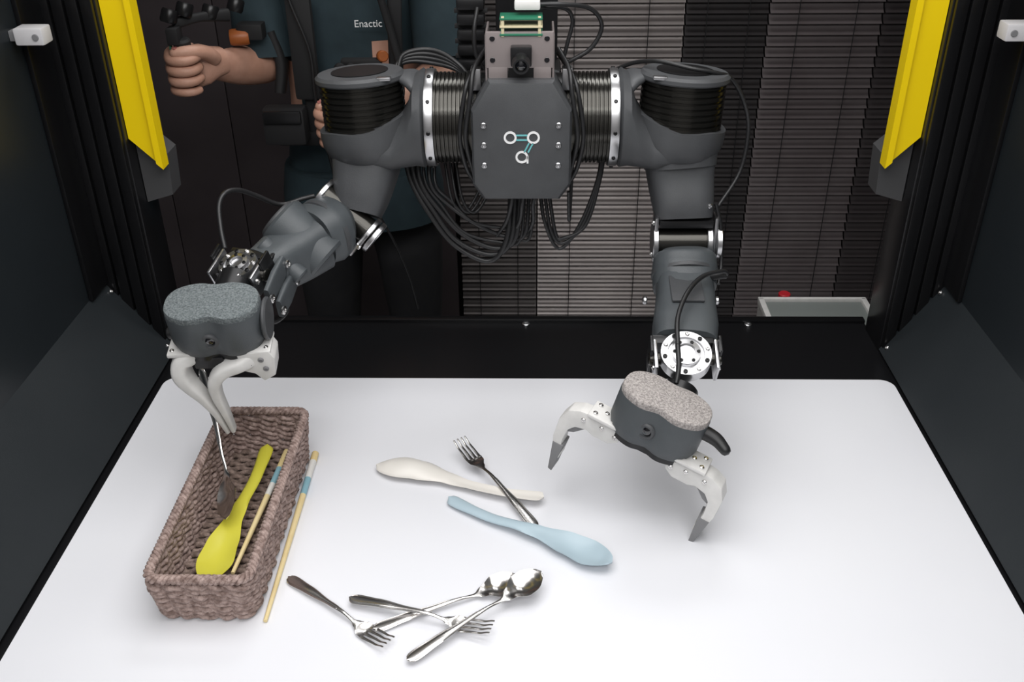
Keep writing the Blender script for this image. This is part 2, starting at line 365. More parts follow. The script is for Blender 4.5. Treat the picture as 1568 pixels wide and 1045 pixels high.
for s in (-1,1):
    SX=CX+s*.224
    ribbed("joint1_motor",(CX+s*.060,0,AZ),(CX+s*.122,0,AZ),.064,M_RIB,rob,11,.0022)
    lathe("joint1_flange",[(.03,0),(.068,0),(.0685,.002),(.0685,.010),(.068,.012),(.03,.012)],frame((CX+s*.122,0,AZ),(s,0,0)),M_SILVER,rob,56)
    for a in range(10):
        t=a*math.pi/5; screw("flange_bolt",(CX+s*.128,-.0685*math.cos(t),AZ+.0685*math.sin(t)),(0,-math.cos(t),math.sin(t)),.0028,M_BLACK,rob)
    Y3=(0,1,0);Z3=(0,0,1)
    loft("shoulder_yoke",[((CX+s*.134,0,AZ),Y3,Z3,.060,.064,2.2),((CX+s*.139,0,AZ),Y3,Z3,.066,.069,2.2),((CX+s*.150,0,AZ-.002),Y3,Z3,.065,.064,2.3),((CX+s*.160,0,AZ-.020),Y3,Z3,.062,.046,2.4),((CX+s*.185,0,AZ-.040),Y3,Z3,.06,.028,2.4),((CX+s*.225,0,AZ-.042),Y3,Z3,.055,.024,2.2)],M_GREY,rob,40)
    AX=V((s*.05,.075,1)).normalized()
    F=frame((SX,0,.437),AX)
    bm=bmesh.new(); n=64; rings=[]
    prof=[(.0,-.060),(.028,-.059),(.046,-.053),(.058,-.041),(.0645,-.026),(.0660,-.014),(.0660,.3),(.0602,.3)]
    for r,z in prof:
        ring_=[]
        for i in range(n):
            t=2*math.pi*i/n
            toward=-s*math.cos(t)
            rim=-.005+.026*max(0,toward)**2 + .004*max(0,math.sin(t)) +.005*math.exp(-((math.sin(t)+.85)/.3)**2)
            zz=rim if z==.3 else z
            if r<1e-6: ring_=[bm.verts.new(F@V((0,0,zz)))]; break
            ring_.append(bm.verts.new(F@V((r*math.cos(t),r*math.sin(t),zz))))
        rings.append(ring_)
    for a,b in zip(rings[:-1],rings[1:]):
        for i in range(n):
            j=(i+1)%n
            if len(a)==1: bm.faces.new((a[0],b[i],b[j]))
            else: bm.faces.new((a[i],a[j],b[j],b[i]))
    bm.faces.new(rings[-1])
    frm_bm(bm,"shoulder_bowl",M_GREY,rob,True,45)
    p=lambda z:F@V((0,0,z))
    ribbed("joint2_motor",p(-.02),p(.062),.0590,M_RIB,rob,10,.0024)
    lathe("joint2_cap",[(.0,.0),(.0615,0),(.063,.002),(.063,.007),(.059,.011),(.02,.012),(0,.012)],frame(p(.062),AX),M_GREY,rob,56)
    lathe("joint2_cap_inlay",[(.0,.0),(.040,0),(.040,.001),(0,.001)],frame(p(.0738),AX),M_BLACK,rob,40)
    rbox("cap_clip",(.020,.012,.005),(0,0,0),M_SILVER,rob,.002,M=frame(F@V((-s*.040,-.046,.071)),AX))
    limb("shoulder_ear",[(CX+s*.142,.005,.488),(CX+s*.156,.004,.500),(CX+s*.172,.004,.505)],[(.045,.012),(.036,.009),(.020,.005)],M_GREY,rob,(0,1,0))

# ---- right (image right) arm
limb("upper_arm",[(.220,0,.40),(.224,-.012,.36),(.228,-.03,.325),(.229,-.038,.306)],[(.052,.050),(.047,.045),(.043,.040),(.041,.034)],M_GREY,rob,e=3.4)
limb("upper_arm_collar",[(.221,-.004,.392),(.2225,-.010,.374)],[(.054,.053),(.051,.050)],M_GREY,rob,e=2.6)
screw("arm_bolt",(.262,-.062,.335),(.6,-.8,0),.004,M_SILVER,rob); 
cyl("elbow_shaft",(.190,-.05,.275),(.270,-.05,.275),.019,M_RIB,rob)
for x,xx in ((.184,.192),(.262,.270),(.276,.281)):
    lathe("elbow_flange",[(0,0),(.025,0),(.026,.001),(.026,.007),(.025,.008),(.016,.008),(.015,.006),(0,.006)],frame((x,-.05,.275),(1,0,0)),M_SILVER,rob,40)
for x in (.188,.274):
    rbox("elbow_side_plate",(.006,.030,.070),(x,-.050,.282),M_SILVER,rob,.003)
    for dz in (-.026,.024): screw("elbow_plate_bolt",(x+(.0035 if x>.2 else -.0035),-.055,.282+dz),(1 if x>.2 else -1,0,0),.004,M_STEEL,rob)
rbox("elbow_bridge",(.078,.04,.012),(.231,-.045,.307),M_BLACK,rob,.003)
limb("elbow_housing",[(.232,-.058,.262),(.232,-.064,.255),(.231,-.078,.240),(.230,-.100,.222)],[(.034,.030),(.045,.042),(.047,.045),(.045,.043)],M_GREY2,rob,e=2.6)
lathe("elbow_band",[(.0465,0),(.0485,.001),(.0485,.006),(.0465,.007)],frame((.231,-.080,.238),(0,-.7,-.62)),M_GREY,rob,48)
limb("forearm",[(.230,-.094,.228),(.226,-.14,.214),(.221,-.185,.204),(.217,-.222,.198)],[(.040,.040),(.042,.036),(.045,.034),(.042,.030)],M_GREY2,rob,e=3.4)
rbox("forearm_hatch",(.045,.055,.004),(.224,-.150,.249),M_GREY,rob,.0018,rot=((1,0,0),math.radians(12)))
for x in (.172,.268): cyl("forearm_bolt",(x,-.135,.222),(x+(.006 if x>.2 else -.006),-.135,.222),.006,M_SILVER,rob,20)
def wrist(c,nrm,xh,r,pr="wrist"):
    F=frame(c,nrm,xh)
    lathe(pr+"_hub",[(0,-.018),(r*.9,-.018),(r,-.016),(r,.0),(r*.98,.002),(r*.72,.002),(r*.70,-.002),(r*.58,-.002),(r*.56,.005),(r*.35,.006),(r*.33,.002),(0,.002)],F,M_SILVER,rob,48)
    for k in range(10):
        t=k*math.pi/5+.2; q=F@V((r*.85*math.cos(t),r*.85*math.sin(t),.0025)); screw(pr+"_bolt",q,nrm,.0030,M_BLACK if k%2 else M_STEEL,rob)
    for k in range(6):
        t=k*math.pi/3; q=F@V((r*.46*math.cos(t),r*.46*math.sin(t),.0053)); screw(pr+"_inner_bolt",q,nrm,.0024,M_BLACK,rob)
    for sx in (-1,1):
        rbox(pr+"_cheek",(.005,.044,.036),(sx*(r+.006),-.002,-.014),M_SILVER,rob,.004,M=F)
        rbox(pr+"_cheek_link",(.004,.024,.060),(sx*(r+.011),.010,-.02),M_BLACK,rob,.0015,M=F)
        for yy in (-.016,.014):
            q=F@V((sx*(r+.009),yy,-.010)); screw(pr+"_cheek_bolt",q,F.to_3x3()@V((sx,0,0)),.0035,M_STEEL,rob)
    rbox(pr+"_yoke",(2*r+.016,.014,.026),(0,.030,-.024),M_BLACK,rob,.003,M=F)
    cyl(pr+"_pin",F@V((-r-.014,0,-.014)),F@V((r+.014,0,-.014)),.009,M_RIB,rob,24)
wrist((.212,-.262,.212),(0,-.45,.89),(1,0,0),.034)
cyl("wrist_stem",(.205,-.285,.172),(.186,-.330,.150),.024,M_BLACK,rob)

# ---- gripper
def gripper(pc,n,x,op,foam,tag):
    n=V(n).normalized(); M=frame(pc,n,x)
    def outline(k=1.0,N=72):
        o=[]
        for i in range(N):
            t=2*math.pi*i/N; ct,st=math.cos(t),math.sin(t)
            X=.060*math.copysign(abs(ct)**.78,ct); Yv=.038*math.copysign(abs(st)**.78,st)
            g=math.exp(-(X/.015)**2)
            Yv*=(1-(.22 if st<0 else .12)*g)
            o.append((X*k,Yv*k))
        return o
    def ext(name,levels,m):
        bm=bmesh.new(); R=[]
        for k,z in levels: R.append([bm.verts.new(M@V((a,b,z))) for a,b in outline(k)])
        N=len(R[0])
        for A,B in zip(R[:-1],R[1:]):
            for i in range(N): j=(i+1)%N; bm.faces.new((A[i],A[j],B[j],B[i]))
        bm.faces.new(R[0]); bm.faces.new(R[-1])
        return frm_bm(bm,name,m,rob,True,40)
    ext(tag+"_foam_pad",[(.97,-.004),(.985,-.003),(.985,.004),(.97,.006),(.93,.0068)],foam)
    ext(tag+"_body",[(.86,-.062),(.92,-.060),(1.0,-.045),(1.0,-.004),(.98,-.002)],M_GREY2)
    ext(tag+"_base_ring",[(.80,-.070),(.84,-.070),(.84,-.060)],M_BLACK)
    L=M.to_3x3()
    lathe(tag+"_lens_ring",[(0,0),(.0125,0),(.0125,.004),(.0105,.006),(.0080,.006),(.0075,.003),(0,.003)],frame(M@V((-.006,-.0275,-.034)),L@V((0,-1,-.05))),M_GREY,rob,28)
    lathe(tag+"_lens_glass",[(0,0),(.0075,0),(.0035,.002),(0,.0025)],frame(M@V((-.006,-.0310,-.034)),L@V((0,-1,-.05))),M_LENS,rob,20)
    rbox(tag+"_palm_rail",(.088,.022,.012),(0,-.006,-.073),M_BLACK,rob,.003,M=M)
    for s in (-1,1):
        if op:
            out=[(s*.030,-.058),(s*.074,-.058),(s*.094,-.060),(s*.109,-.068),(s*.117,-.086),(s*.117,-.118),(s*.110,-.150),(s*.099,-.150),(s*.103,-.118),(s*.101,-.098),(s*.093,-.088),(s*.078,-.084),(s*.068,-.088),(s*.046,-.088),(s*.034,-.080)]
            prism(tag+"_finger",out,M@Matrix.Translation((0,-.010,0)),.024,M_WHITE,rob,.0022)
            prism(tag+"_finger_tip",[(s*.1145,-.126),(s*.108,-.172),(s*.102,-.174),(s*.0990,-.126)],M@Matrix.Translation((0,-.010,0)),.0262,M_LGREY,rob,.001)
            prism(tag+"_finger_gusset",[(s*.074,-.080),(s*.097,-.082),(s*.1015,-.104),(s*.093,-.100)],M@Matrix.Translation((0,-.010,0)),.016,M_LGREY,rob,.001)
            rbox(tag+"_knuckle_plate",(.046,.036,.005),(s*.060,-.010,-.056),M_WHITE,rob,.0018,M=M)
            for dx,dy in ((-.013,-.010),(.013,-.010),(-.013,.010),(.013,.010),(0,0)):
                screw(tag+"_plate_bolt",M@V((s*.062+dx,-.010+dy,-.053)),n,.0032,M_STEEL,rob)
            for dx,dz in ((-.012,-.073),(.008,-.069),(.034,-.070)):
                screw(tag+"_side_bolt",M@V((s*(.052+dx),-.0225,dz)),L@V((0,-1,0)),.0032,M_STEEL,rob)
        else:
            if s<0:
                path=[(-.036,-.010,-.068),(-.052,-.018,-.076),(-.055,-.026,-.092),(-.047,-.031,-.110),(-.034,-.035,-.130),(-.022,-.038,-.158),(-.014,-.040,-.194)]
                ab=[(.018,.010),(.020,.012),(.018,.011),(.014,.009),(.011,.007),(.009,.005),(.007,.003)]
            else:
                path=[(.040,-.014,-.074),(.022,-.026,-.078),(.002,-.032,-.084),(-.012,-.036,-.100),(-.014,-.038,-.125),(-.010,-.039,-.155),(-.006,-.040,-.192)]
                ab=[(.016,.012),(.014,.010),(.013,.009),(.012,.009),(.010,.007),(.009,.005),(.007,.003)]
                prism(tag+"_finger_block",[(.022,-.060),(.064,-.056),(.070,-.070),(.066,-.100),(.050,-.110),(.040,-.096),(.024,-.090)],M@Matrix.Translation((0,-.014,0)),.034,M_WHITE,rob,.003)
                for dx,dz in ((.036,-.078),(.052,-.070),(.056,-.086)): screw(tag+"_block_bolt",M@V((dx,-.0315,dz)),L@V((0,-1,0)),.0038,M_LGREY,rob)
            limb(tag+"_finger",path,ab,M_WHITE,rob,(0,1,0),3.6,M)
            rbox(tag+"_knuckle_plate",(.036,.040,.006),(s*.048,-.010,-.060),M_WHITE,rob,.002,M=M)
            for dx,dy in ((-.010,-.012),(.010,-.012),(-.010,.010),(.010,.010)):
                screw(tag+"_plate_bolt",M@V((s*.050+dx,-.010+dy,-.057)),n,.003,M_STEEL,rob)
    if not op:
        cyl(tag+"_knob",M@V((.060,.004,-.030)),M@V((.066,.004,-.030)),.028,M_GREY,rob,40,.003)
        cyl(tag+"_knob_left",M@V((-.058,.006,-.05)),M@V((-.070,.006,-.052)),.008,M_CABLE,rob,20,.002)
        rbox(tag+"_palm_block",(.040,.026,.020),(-.016,-.016,-.076),M_BLACK,rob,.004,M=M)
    return M
gripper((.179,-.341,.19),(.255,-.085,.958),(.890,-.400,-.10),True,M_FOAM_L,"gripper_open")
gripper((-.393,-.291,.30),(0,-.225,.974),(.995,.06,.0),False,M_FOAM_D,"gripper_closed")
sweep("gripper_plug",[(.205,-.352,.160),(.222,-.360,.158),(.240,-.370,.152),(.251,-.383,.144)],[.009,.010,.009,.007],M_CABLE,rob,12,roundcap=True)

# ---- left (image left) arm
limb("upper_arm_L",[(-.230,0,.40),(-.234,-.015,.37),(-.240,-.032,.340),(-.246,-.045,.318)],[(.052,.050),(.046,.046),(.040,.038),(.034,.030)],M_GREY,rob,e=3.4)
ax=V((.075,-.02,-.062)).normalized(); ec=V((-.258,-.056,.319))
cyl("elbow_shaft_L",ec-ax*.045,ec+ax*.045,.020,M_RIB,rob)
for d in (-.050,.036,.046):
    lathe("elbow_flange_L",[(0,0),(.024,0),(.025,.001),(.025,.006),(.024,.007),(.015,.007),(.014,.005),(0,.005)],frame(ec+ax*d,ax),M_SILVER,rob,40)
for d in (-.042,.040):
    F=frame(ec+ax*d,ax,(-.5,-.5,.1)); rbox("elbow_side_plate_L",(.066,.030,.005),(.012,0,0),M_SILVER,rob,.002,M=F)
    for q in (-.012,.034): screw("elbow_plate_bolt_L",F@V((q,0,.003 if d>0 else -.003)),ax if d>0 else -ax,.004,M_STEEL,rob)
fd=V((-.085,-.13,-.02))
limb("elbow_housing_L",[(-.262,-.066,.312),(-.272,-.076,.312),(-.285,-.092,.311),(-.298,-.108,.308)],[(.028,.028),(.042,.042),(.046,.046),(.042,.042)],M_GREY2,rob,(0,0,1),2.5)
lathe("elbow_band_L",[(.045,0),(.0475,.001),(.0475,.008),(.045,.009)],frame((-.284,-.090,.311),fd),M_GREY,rob,48)
cyl("forearm_motor_L",V((-.312,-.118,.308))-ax*.044,V((-.312,-.118,.308))+ax*.044,.038,M_GREY2,rob,48,.004)
cyl("forearm_motor_cap_L",V((-.312,-.118,.308))-ax*.049,V((-.312,-.118,.308))-ax*.043,.030,M_GREY,rob,40,.002)
limb("forearm_L",[(-.300,-.108,.302),(-.322,-.135,.296),(-.340,-.160,.293),(-.356,-.182,.292)],[(.040,.040),(.038,.038),(.036,.034),(.030,.028)],M_GREY2,rob,(0,0,1),3.4)
cyl("forearm_joint_L",V((-.350,-.165,.318))-ax*.01,V((-.350,-.165,.318))+ax*.06,.013,M_GREY2,rob,28,.002)
wrist((-.378,-.213,.318),(-.15,-.35,.92),(.9,-.3,.0),.026,"wrist_L")
for a,b in (((-.325,-.185,.305),(-.335,-.245,.285)),((-.318,-.175,.275),(-.325,-.235,.262))):
    limb("wrist_bracket_L",[a,((V(a)+V(b))/2),b],[(.014,.004),(.017,.005),(.014,.004)],M_GREY2,rob,(0,0,1),4)
    for q in (a,b): screw("wrist_bracket_bolt",V(q)+V((.006,-.002,0)),(1,-.3,0),.006,M_STEEL,rob)
cyl("wrist_stem_L",(-.380,-.215,.300),(-.388,-.265,.275),.024,M_BLACK,rob)

# ---- cables
def cab(pts,r=.0034,m=M_CABLE): sweep("cable",pts,r,m,rob,8,8)
for i in range(6):
    o=i*.0075; w=random.uniform(-.005,.005); r=random.choice((.0026,.0032,.0040))
    cab([(-.180+o*1.2,.02,.385),(-.172+o,.01-o*.3,.345),(-.148+o*.9,.0,.300+o*.5),(-.108+o*.8+w,-.005,.250+o*1.0+w),(-.058+o*.7,-.01+o*.3,.222+o*1.3),(-.030+o*.9,-.01,.262+w),(-.022+o*.9,0,.345)],r)
for i in range(3):
    o=i*.009
    cab([(.020+o*.7,0,.335),(.028+o*.9,-.008,.285-o),(.050+o*.4,-.01,.243+o),(.080+o*.5,-.005,.280),(.105+o*.2,.01,.345),(.112+o*.2,.02,.40)],.0028)
for i in range(3):
    o=i*.008
    cab([(-.045-o,.02,.345),(-.075-o,.0,.30),(-.095-o,.0,.318),(-.105-o,.02,.37)],.0024)
for i in range(3): cab([(-.02+i*.018,-.03,.350),(-.022+i*.016,-.03,.325),(-.03+i*.02,-.015,.29),(-.045+i*.022,.0,.26)],.0030)
cab([(.062,-.02,.34),(.064,-.01,.29),(.066,0,.33),(.068,.01,.39)],.0026)
for s in (-1,1):
    for i in range(2):
        o=i*.008
        cab([(CX+s*(.050),-.01+o,.545-o),(CX+s*(.064+o*.4),-.050+o,.528-o),(CX+s*(.068+o),-.066+o*.7,.50),(CX+s*(.077+o),-.068+o*.5,.44),(CX+s*(.070+o),-.052,.39),(CX+s*.066,-.02,.35)],.0032)
for i in range(4):
    o=i*.008
    cab([(CX-.205+o,.050,.490+o*.3),(CX-.170,.06,.508+o*.5),(CX-.13,.055+o*.3,.508+o*.7),(CX-.09,.04,.500+o*.4),(CX-.06,.03,.47)],.0034)
cab([(CX+.02,-.04,.610),(.045,-.04,.610),(.085,-.02,.600),(.102,-.01,.575),(.088,-.01,.545),(.055,-.01,.525)],.003)
cab([(CX+.02,-.04,.605),(.05,-.025,.602),(.062,-.02,.585),(.056,-.02,.555),(.05,-.02,.53)],.0028)
cab([(-.065,-.01,.60),(-.07,-.02,.57),(-.068,-.02,.54),(-.058,-.02,.52)],.003)
cab([(.130,.05,.50),(.155,.03,.515),(.185,.0,.524),(.225,-.02,.520),(.262,-.015,.512),(.285,.0,.500),(.305,0,.470),(.315,-.01,.430),(.308,-.02,.372),(.280,-.04,.330),(.272,-.055,.325)],.0030)
cab([(.272,-.055,.335),(.281,-.06,.30),(.284,-.075,.25),(.278,-.10,.23)],.0028)
cab([(.270,-.120,.255),(.282,-.125,.258),(.276,-.13,.266),(.245,-.15,.268),(.220,-.185,.262),(.203,-.225,.245),(.200,-.262,.225)],.0034)
cyl("cable_plug",(.262,-.118,.252),(.284,-.124,.258),.006,M_CABLE,rob)
cab([(.200,-.262,.225),(.200,-.285,.205),(.196,-.30,.190)],.0034)
cab([(-.300,-.07,.355),(-.318,-.075,.352),(-.345,-.09,.350),(-.372,-.11,.372),(-.388,-.13,.388),(-.400,-.15,.392),(-.406,-.165,.38),(-.402,-.185,.355),(-.396,-.20,.335)],.0034)
cab([(-.332,-.20,.262),(-.322,-.21,.248),(-.335,-.23,.240),(-.352,-.24,.25)],.003)
cab([(-.245,.05,.30),(-.235,.10,.24),(-.22,.14,.17),(-.205,.16,.10),(-.195,.165,.04)],.0022)

# ------------------------------------------------------------------ basket
bas=empty("woven_basket")
bxc=-.379; byc=-.370; HX0,HY0=.055,.160; HX1,HY1=.0600,.170; BH=.072
def rr(hx,hy,r,N=120):
    pts=[]
    for cx_,cy_,a0 in ((hx-r,hy-r,0),(-hx+r,hy-r,90),(-hx+r,-hy+r,180),(hx-r,-hy+r,270)):
        for k in range(7):
            a=math.radians(a0+k*15); pts.append(V((cx_+r*math.cos(a),cy_+r*math.sin(a),0)))
    pts.append(pts[0]); d=[0]
    for a,b in zip(pts[:-1],pts[1:]): d.append(d[-1]+(b-a).length)
    out=[];tot=d[-1];j=0
    for i in range(N):
        s=tot*i/N
        while d[j+1]<s: j+=1
        a,b=pts[j],pts[j+1]; w=(s-d[j])/(d[j+1]-d[j]); p=a.lerp(b,w); t=(b-a).normalized(); nrm=V((t.y,-t.x,0))
        out.append((p,nrm))
    return out
NS=36; NP=NS*10; rows=8
bm=bmesh.new()
for r_ in range(rows):
    f=(r_+.5)/rows; z=.004+f*(BH-.010)
    base=rr(HX0+(HX1-HX0)*f,HY0+(HY1-HY0)*f,.012,NP)
    wob=random.uniform(0,6)
    for strand in (0,1):
        P=[]
        for i,(p,nn) in enumerate(base):
            ph=math.pi*i/10+ (r_%2)*math.pi + strand*math.pi
            off=.0034*math.sin(ph)+.0006*math.sin(i*.9+wob)+random.uniform(-.0004,.0004)
            zz=z+.0026*math.cos(ph)+.0012*math.sin(i*.13+wob*2)+random.uniform(-.0005,.0005)
            P.append(V((bxc,byc,zz))+p+nn*off)
        sweep("",P,lambda s:.0038+random.uniform(-.0006,.0004),None,None,8,1,False,True,bm)
frm_bm(bm,"woven_walls",M_ROPE,bas,True,80)
bm=bmesh.new()
b0=rr(HX0,HY0,.012,NS); b1=rr(HX1,HY1,.012,NS)
for (p0,n0),(p1,n1) in zip(b0,b1):
    sweep("",[V((bxc,byc,.002))+p0,V((bxc,byc,BH))+p1],.0022,None,None,6,1,False,False,bm)
frm_bm(bm,"basket_stakes",M_ROPE2,bas)
rim=rr(HX1,HY1,.014,480); bm=bmesh.new()
for k in range(3):
    P=[]
    for i,(p,nn) in enumerate(rim):
        a=2*math.pi*i/480*48+k*2*math.pi/3
        P.append(V((bxc,byc,BH+.001))+p+nn*(.0040*math.cos(a))+V((0,0,.0034*math.sin(a))))
    sweep("",P,.0030,None,None,7,1,False,True,bm)
frm_bm(bm,"basket_rim",M_ROPE,bas,True,80)
bm=bmesh.new()
ny=34
for i in range(ny):
    y=byc-HY0+.005+(2*HY0-.01)*i/(ny-1); P=[]
    for k in range(29):
        x=bxc-HX0+.003+(2*HX0-.006)*k/28; P.append(V((x,y+random.uniform(-.0006,.0006),.0075+.0022*math.sin(math.pi*k/3.5+i*math.pi))))
    sweep("",P,.0040,None,None,7,1,False,False,bm)
frm_bm(bm,"basket_base",M_ROPE2,bas,True,80)
bx("basket_base_board",bxc-HX0+.002,bxc+HX0-.002,byc-HY0+.002,byc+HY0-.002,.001,.004,M_ROPE2,bas,.001)

# ------------------------------------------------------------------ utensils
def lerpk(K,t):
    for (a,va),(b,vb) in zip(K[:-1],K[1:]):
        if t<=b:
            w=(t-a)/(b-a); w=w*w*(3-2*w); return va+(vb-va)*w
    return K[-1][1]
def ribbon(bm,M,length,W,Z,D,t0,t1,n,th,ofs=None):
    nu=10; top=[];bot=[]
    for i in range(n+1):
        t=t0+(t1-t0)*i/n; w=W(t); z=Z(t); d=D(t); a=[];b=[]
        for k in range(nu+1):
            u=-1+2*k/nu; xx=(ofs(t) if ofs else 0)+u*w; hh=z-d*(1-u*u)
            e=th*.5*(1-.75*abs(u)**4)
            a.append(bm.verts.new(M@V((t*length,xx,hh+e)))); b.append(bm.verts.new(M@V((t*length,xx,hh-e))))
        top.append(a);bot.append(b)
    for i in range(n):
        for k in range(nu):
            bm.faces.new((top[i][k],top[i+1][k],top[i+1][k+1],top[i][k+1])); bm.faces.new((bot[i][k],bot[i][k+1],bot[i+1][k+1],bot[i+1][k]))
        bm.faces.new((top[i][0],bot[i][0],bot[i+1][0],top[i+1][0])); bm.faces.new((top[i][nu],top[i+1][nu],bot[i+1][nu],bot[i][nu]))
    for k in range(nu):
        bm.faces.new((top[0][k],top[0][k+1],bot[0][k+1],bot[0][k])); bm.faces.new((top[n][k],bot[n][k],bot[n][k+1],top[n][k+1]))
def place(p0,p1,roll=0.0,up=(0,0,1)):
    p0=V(p0);p1=V(p1);x=(p1-p0).normalized(); u=V(up); z=(u-x*u.dot(x)).normalized(); y=z.cross(x)
    M=Matrix(((x.x,y.x,z.x,p0.x),(x.y,y.y,z.y,p0.y),(x.z,y.z,z.z,p0.z),(0,0,0,1)))
    return M@Matrix.Rotation(roll,4,'X'),(p1-p0).length
def rnd(t,a,b,w):
    e=1.0
    if t<a: e=math.sqrt(max(0,1-((a-t)/a)**2))
    if t>1-b: e=math.sqrt(max(0,1-((t-1+b)/b)**2))
    return max(.0006,w*e)
def serving(name,p0,p1,m,flip=False,roll=0.0,curve=0.0):
    M,L=place(p0,p1,roll)
    Wk=[(0,.0095),(.06,.0100),(.2,.0085),(.42,.0084),(.56,.0120),(.74,.0210),(.85,.0235),(1,.020)]
    Zk=[(0,.0045),(.25,.007),(.5,.012),(.66,.011),(.85,.011),(1,.016)]
    Dk=[(0,-.002),(.45,-.002),(.60,.002),(.8,.009),(.92,.006),(1,.001)]
    sg=-1 if flip else 1
    bm=bmesh.new()
    Z=(lambda t:lerpk(Zk,t)) if not flip else (lambda t:.012-.6*lerpk(Zk,t)+.003)
    ribbon(bm,M,L,lambda t:rnd(t,.03,.16,lerpk(Wk,t)),Z,lambda t:sg*lerpk(Dk,t),0,1,64,.003,ofs=lambda t:curve*math.sin(math.pi*2*t))
    return frm_bm(bm,name,m,None,True,60)
serving("serving_spoon",(.026,-.318,.002),(-.216,-.243,.002),M_WSP,True,0,.006)
serving("serving_spoon",(-.106,-.312,.001),(.111,-.447,.001),M_BSP,False,0,-.005)
serving("serving_spoon",(-.373,-.232,.030),(-.386,-.500,.014),M_YSP,False,0,.003)
M_HK=[(0,.0065),(.07,.0078),(.2,.0065),(.45,.0034),(.62,.0024),(.70,.0028)]
def spoon(name,p0,p1,roll=0,up=(0,0,1),th=.0018,bow=0):
    M,L=place(p0,p1,roll,up); bm=bmesh.new()
    Wk=M_HK[:-1]+[(.68,.0028),(.74,.009),(.84,.0195),(.90,.0195),(1,.015)]
    Zk=[(0,.003),(.3,.0065),(.55,.008),(.68,.006),(.8,.0095),(1,.013)]
    Dk=[(0,-.0010),(.6,-.0008),(.70,.0),(.84,.0075),(.93,.004),(1,.0)]
    Z=lambda t:lerpk(Zk,t)+bow*math.sin(math.pi*t)
    ribbon(bm,M,L,lambda t:rnd(t,.04,.13,lerpk(Wk,t)),Z,lambda t:lerpk(Dk,t),0,1,70,th)
    for s in (-1,1):
        sweep("",[M@V((t*L,s*(rnd(t,.04,.1,lerpk(Wk,t))-.0012),Z(t)+.0012)) for t in [i/24*.5+.012 for i in range(25)]],.0008,None,None,5,1,False,False,bm)
    return frm_bm(bm,name,M_CUTL,None,True,60)
def fork(name,p0,p1,roll=0,up=(0,0,1)):
    M,L=place(p0,p1,roll,up); bm=bmesh.new()
    Wk=M_HK[:-1]+[(.66,.0026),(.70,.006),(.76,.0118),(.82,.0125)]
    Zk=[(0,.003),(.3,.007),(.55,.009),(.7,.005),(.8,.0040),(.92,.007),(1,.012)]
    Dk=[(0,-.0010),(.6,-.0008),(.70,.0),(.78,.0025),(.82,.0015),(1,.0005)]
    Wf=lambda t:rnd(t,.04,0.0001,lerpk(Wk,t)); Zf=lambda t:lerpk(Zk,t); Df=lambda t:lerpk(Dk,t)
    ribbon(bm,M,L,Wf,Zf,Df,0,.80,60,.0018)
    for k in range(4):
        o0=(-1.5+k)*.0066; 
        ribbon(bm,M,L,lambda t:.0023-.0012*max(0,(t-.8)/.2),lambda t:Zf(t)-.0006,lambda t:0,.79,1,10,.0017,ofs=lambda t,o0=o0:o0*(1-.06*(t-.8)/.2))
    for s in (-1,1):
        sweep("",[M@V((t*L,s*(Wf(t)-.0012),Zf(t)+.0012)) for t in [i/24*.5+.012 for i in range(25)]],.0008,None,None,5,1,False,False,bm)
    return frm_bm(bm,name,M_CUTL,None,True,60)
fork("dinner_fork",(.016,-.370,.001),(-.098,-.205,.018))
fork("dinner_fork",(-.297,-.464,0),(-.155,-.575,0))
spoon("dinner_spoon",(-.178,-.548,0),(-.005,-.470,0))
fork("dinner_fork",(-.213,-.504,.006),(-.036,-.556,.006))
spoon("dinner_spoon",(-.132,-.598,.004),(.022,-.472,.012))
spoon("dinner_spoon",(-.442,-.240,.172),(-.377,-.397,.040),math.radians(52),(0,0,1),.0030,-.010)
def chopstick(name,p0,p1,bands):
    e=empty(name); p0=V(p0);p1=V(p1)
    for i,(a,b,m) in enumerate(bands):
        q0=p0.lerp(p1,a);q1=p0.lerp(p1,b); cyl("segment_%d"%i,q0,q1,.0026+.0026*a,m,e,14,.0003,r2=.0026+.0026*b)
chopstick("chopstick",(-.309,-.537,.003),(-.3105,-.213,.006),[(0,.71,M_WOOD),(.71,.82,M_BAND),(.82,.94,M_CWH),(.94,1,M_WOOD)])
chopstick("chopstick",(-.362,-.475,.020),(-.345,-.235,.026),[(0,.60,M_WOOD),(.60,.70,M_CWH),(.70,.84,M_BAND),(.84,1,M_WOOD)])

# ------------------------------------------------------------------ person
per=empty("standing_person"); PX=-.37; PY=.70
J={ 'pel':((PX,PY,.10),.145),'sp':((PX,PY,.27),.140),'ch':((PX,PY,.44),.165),'uc':((PX,PY,.56),.140),'nb':((PX,PY,.655),.062),'nk':((PX,PY-.01,.72),.054),
 'rc':((PX-.10,PY,.585),.085),'rs':((PX-.175,PY,.585),.062),'re':((-.535,.64,.335),.050),'rf':((-.565,.56,.358),.044),'rw':((-.597,.488,.380),.030),
 'lc':((PX+.10,PY,.585),.085),'ls':((PX+.175,PY,.585),.062),'le':((-.165,.63,.335),.047),'lf':((-.22,.55,.305),.040),'lw':((-.312,.520,.280),.028),
 'rh':((PX-.09,PY,.03),.098),'rk':((PX-.10,PY-.01,-.33),.062),'rs2':((PX-.10,PY+.02,-.5),.055),'ra':((PX-.10,PY+.03,-.70),.040),
 'lh':((PX+.09,PY,.03),.098),'lk':((PX+.10,PY-.01,-.33),.062),'ls2':((PX+.10,PY+.02,-.5),.055),'la':((PX+.10,PY+.03,-.70),.040)}
keys=list(J); idx={k:i for i,k in enumerate(keys)}
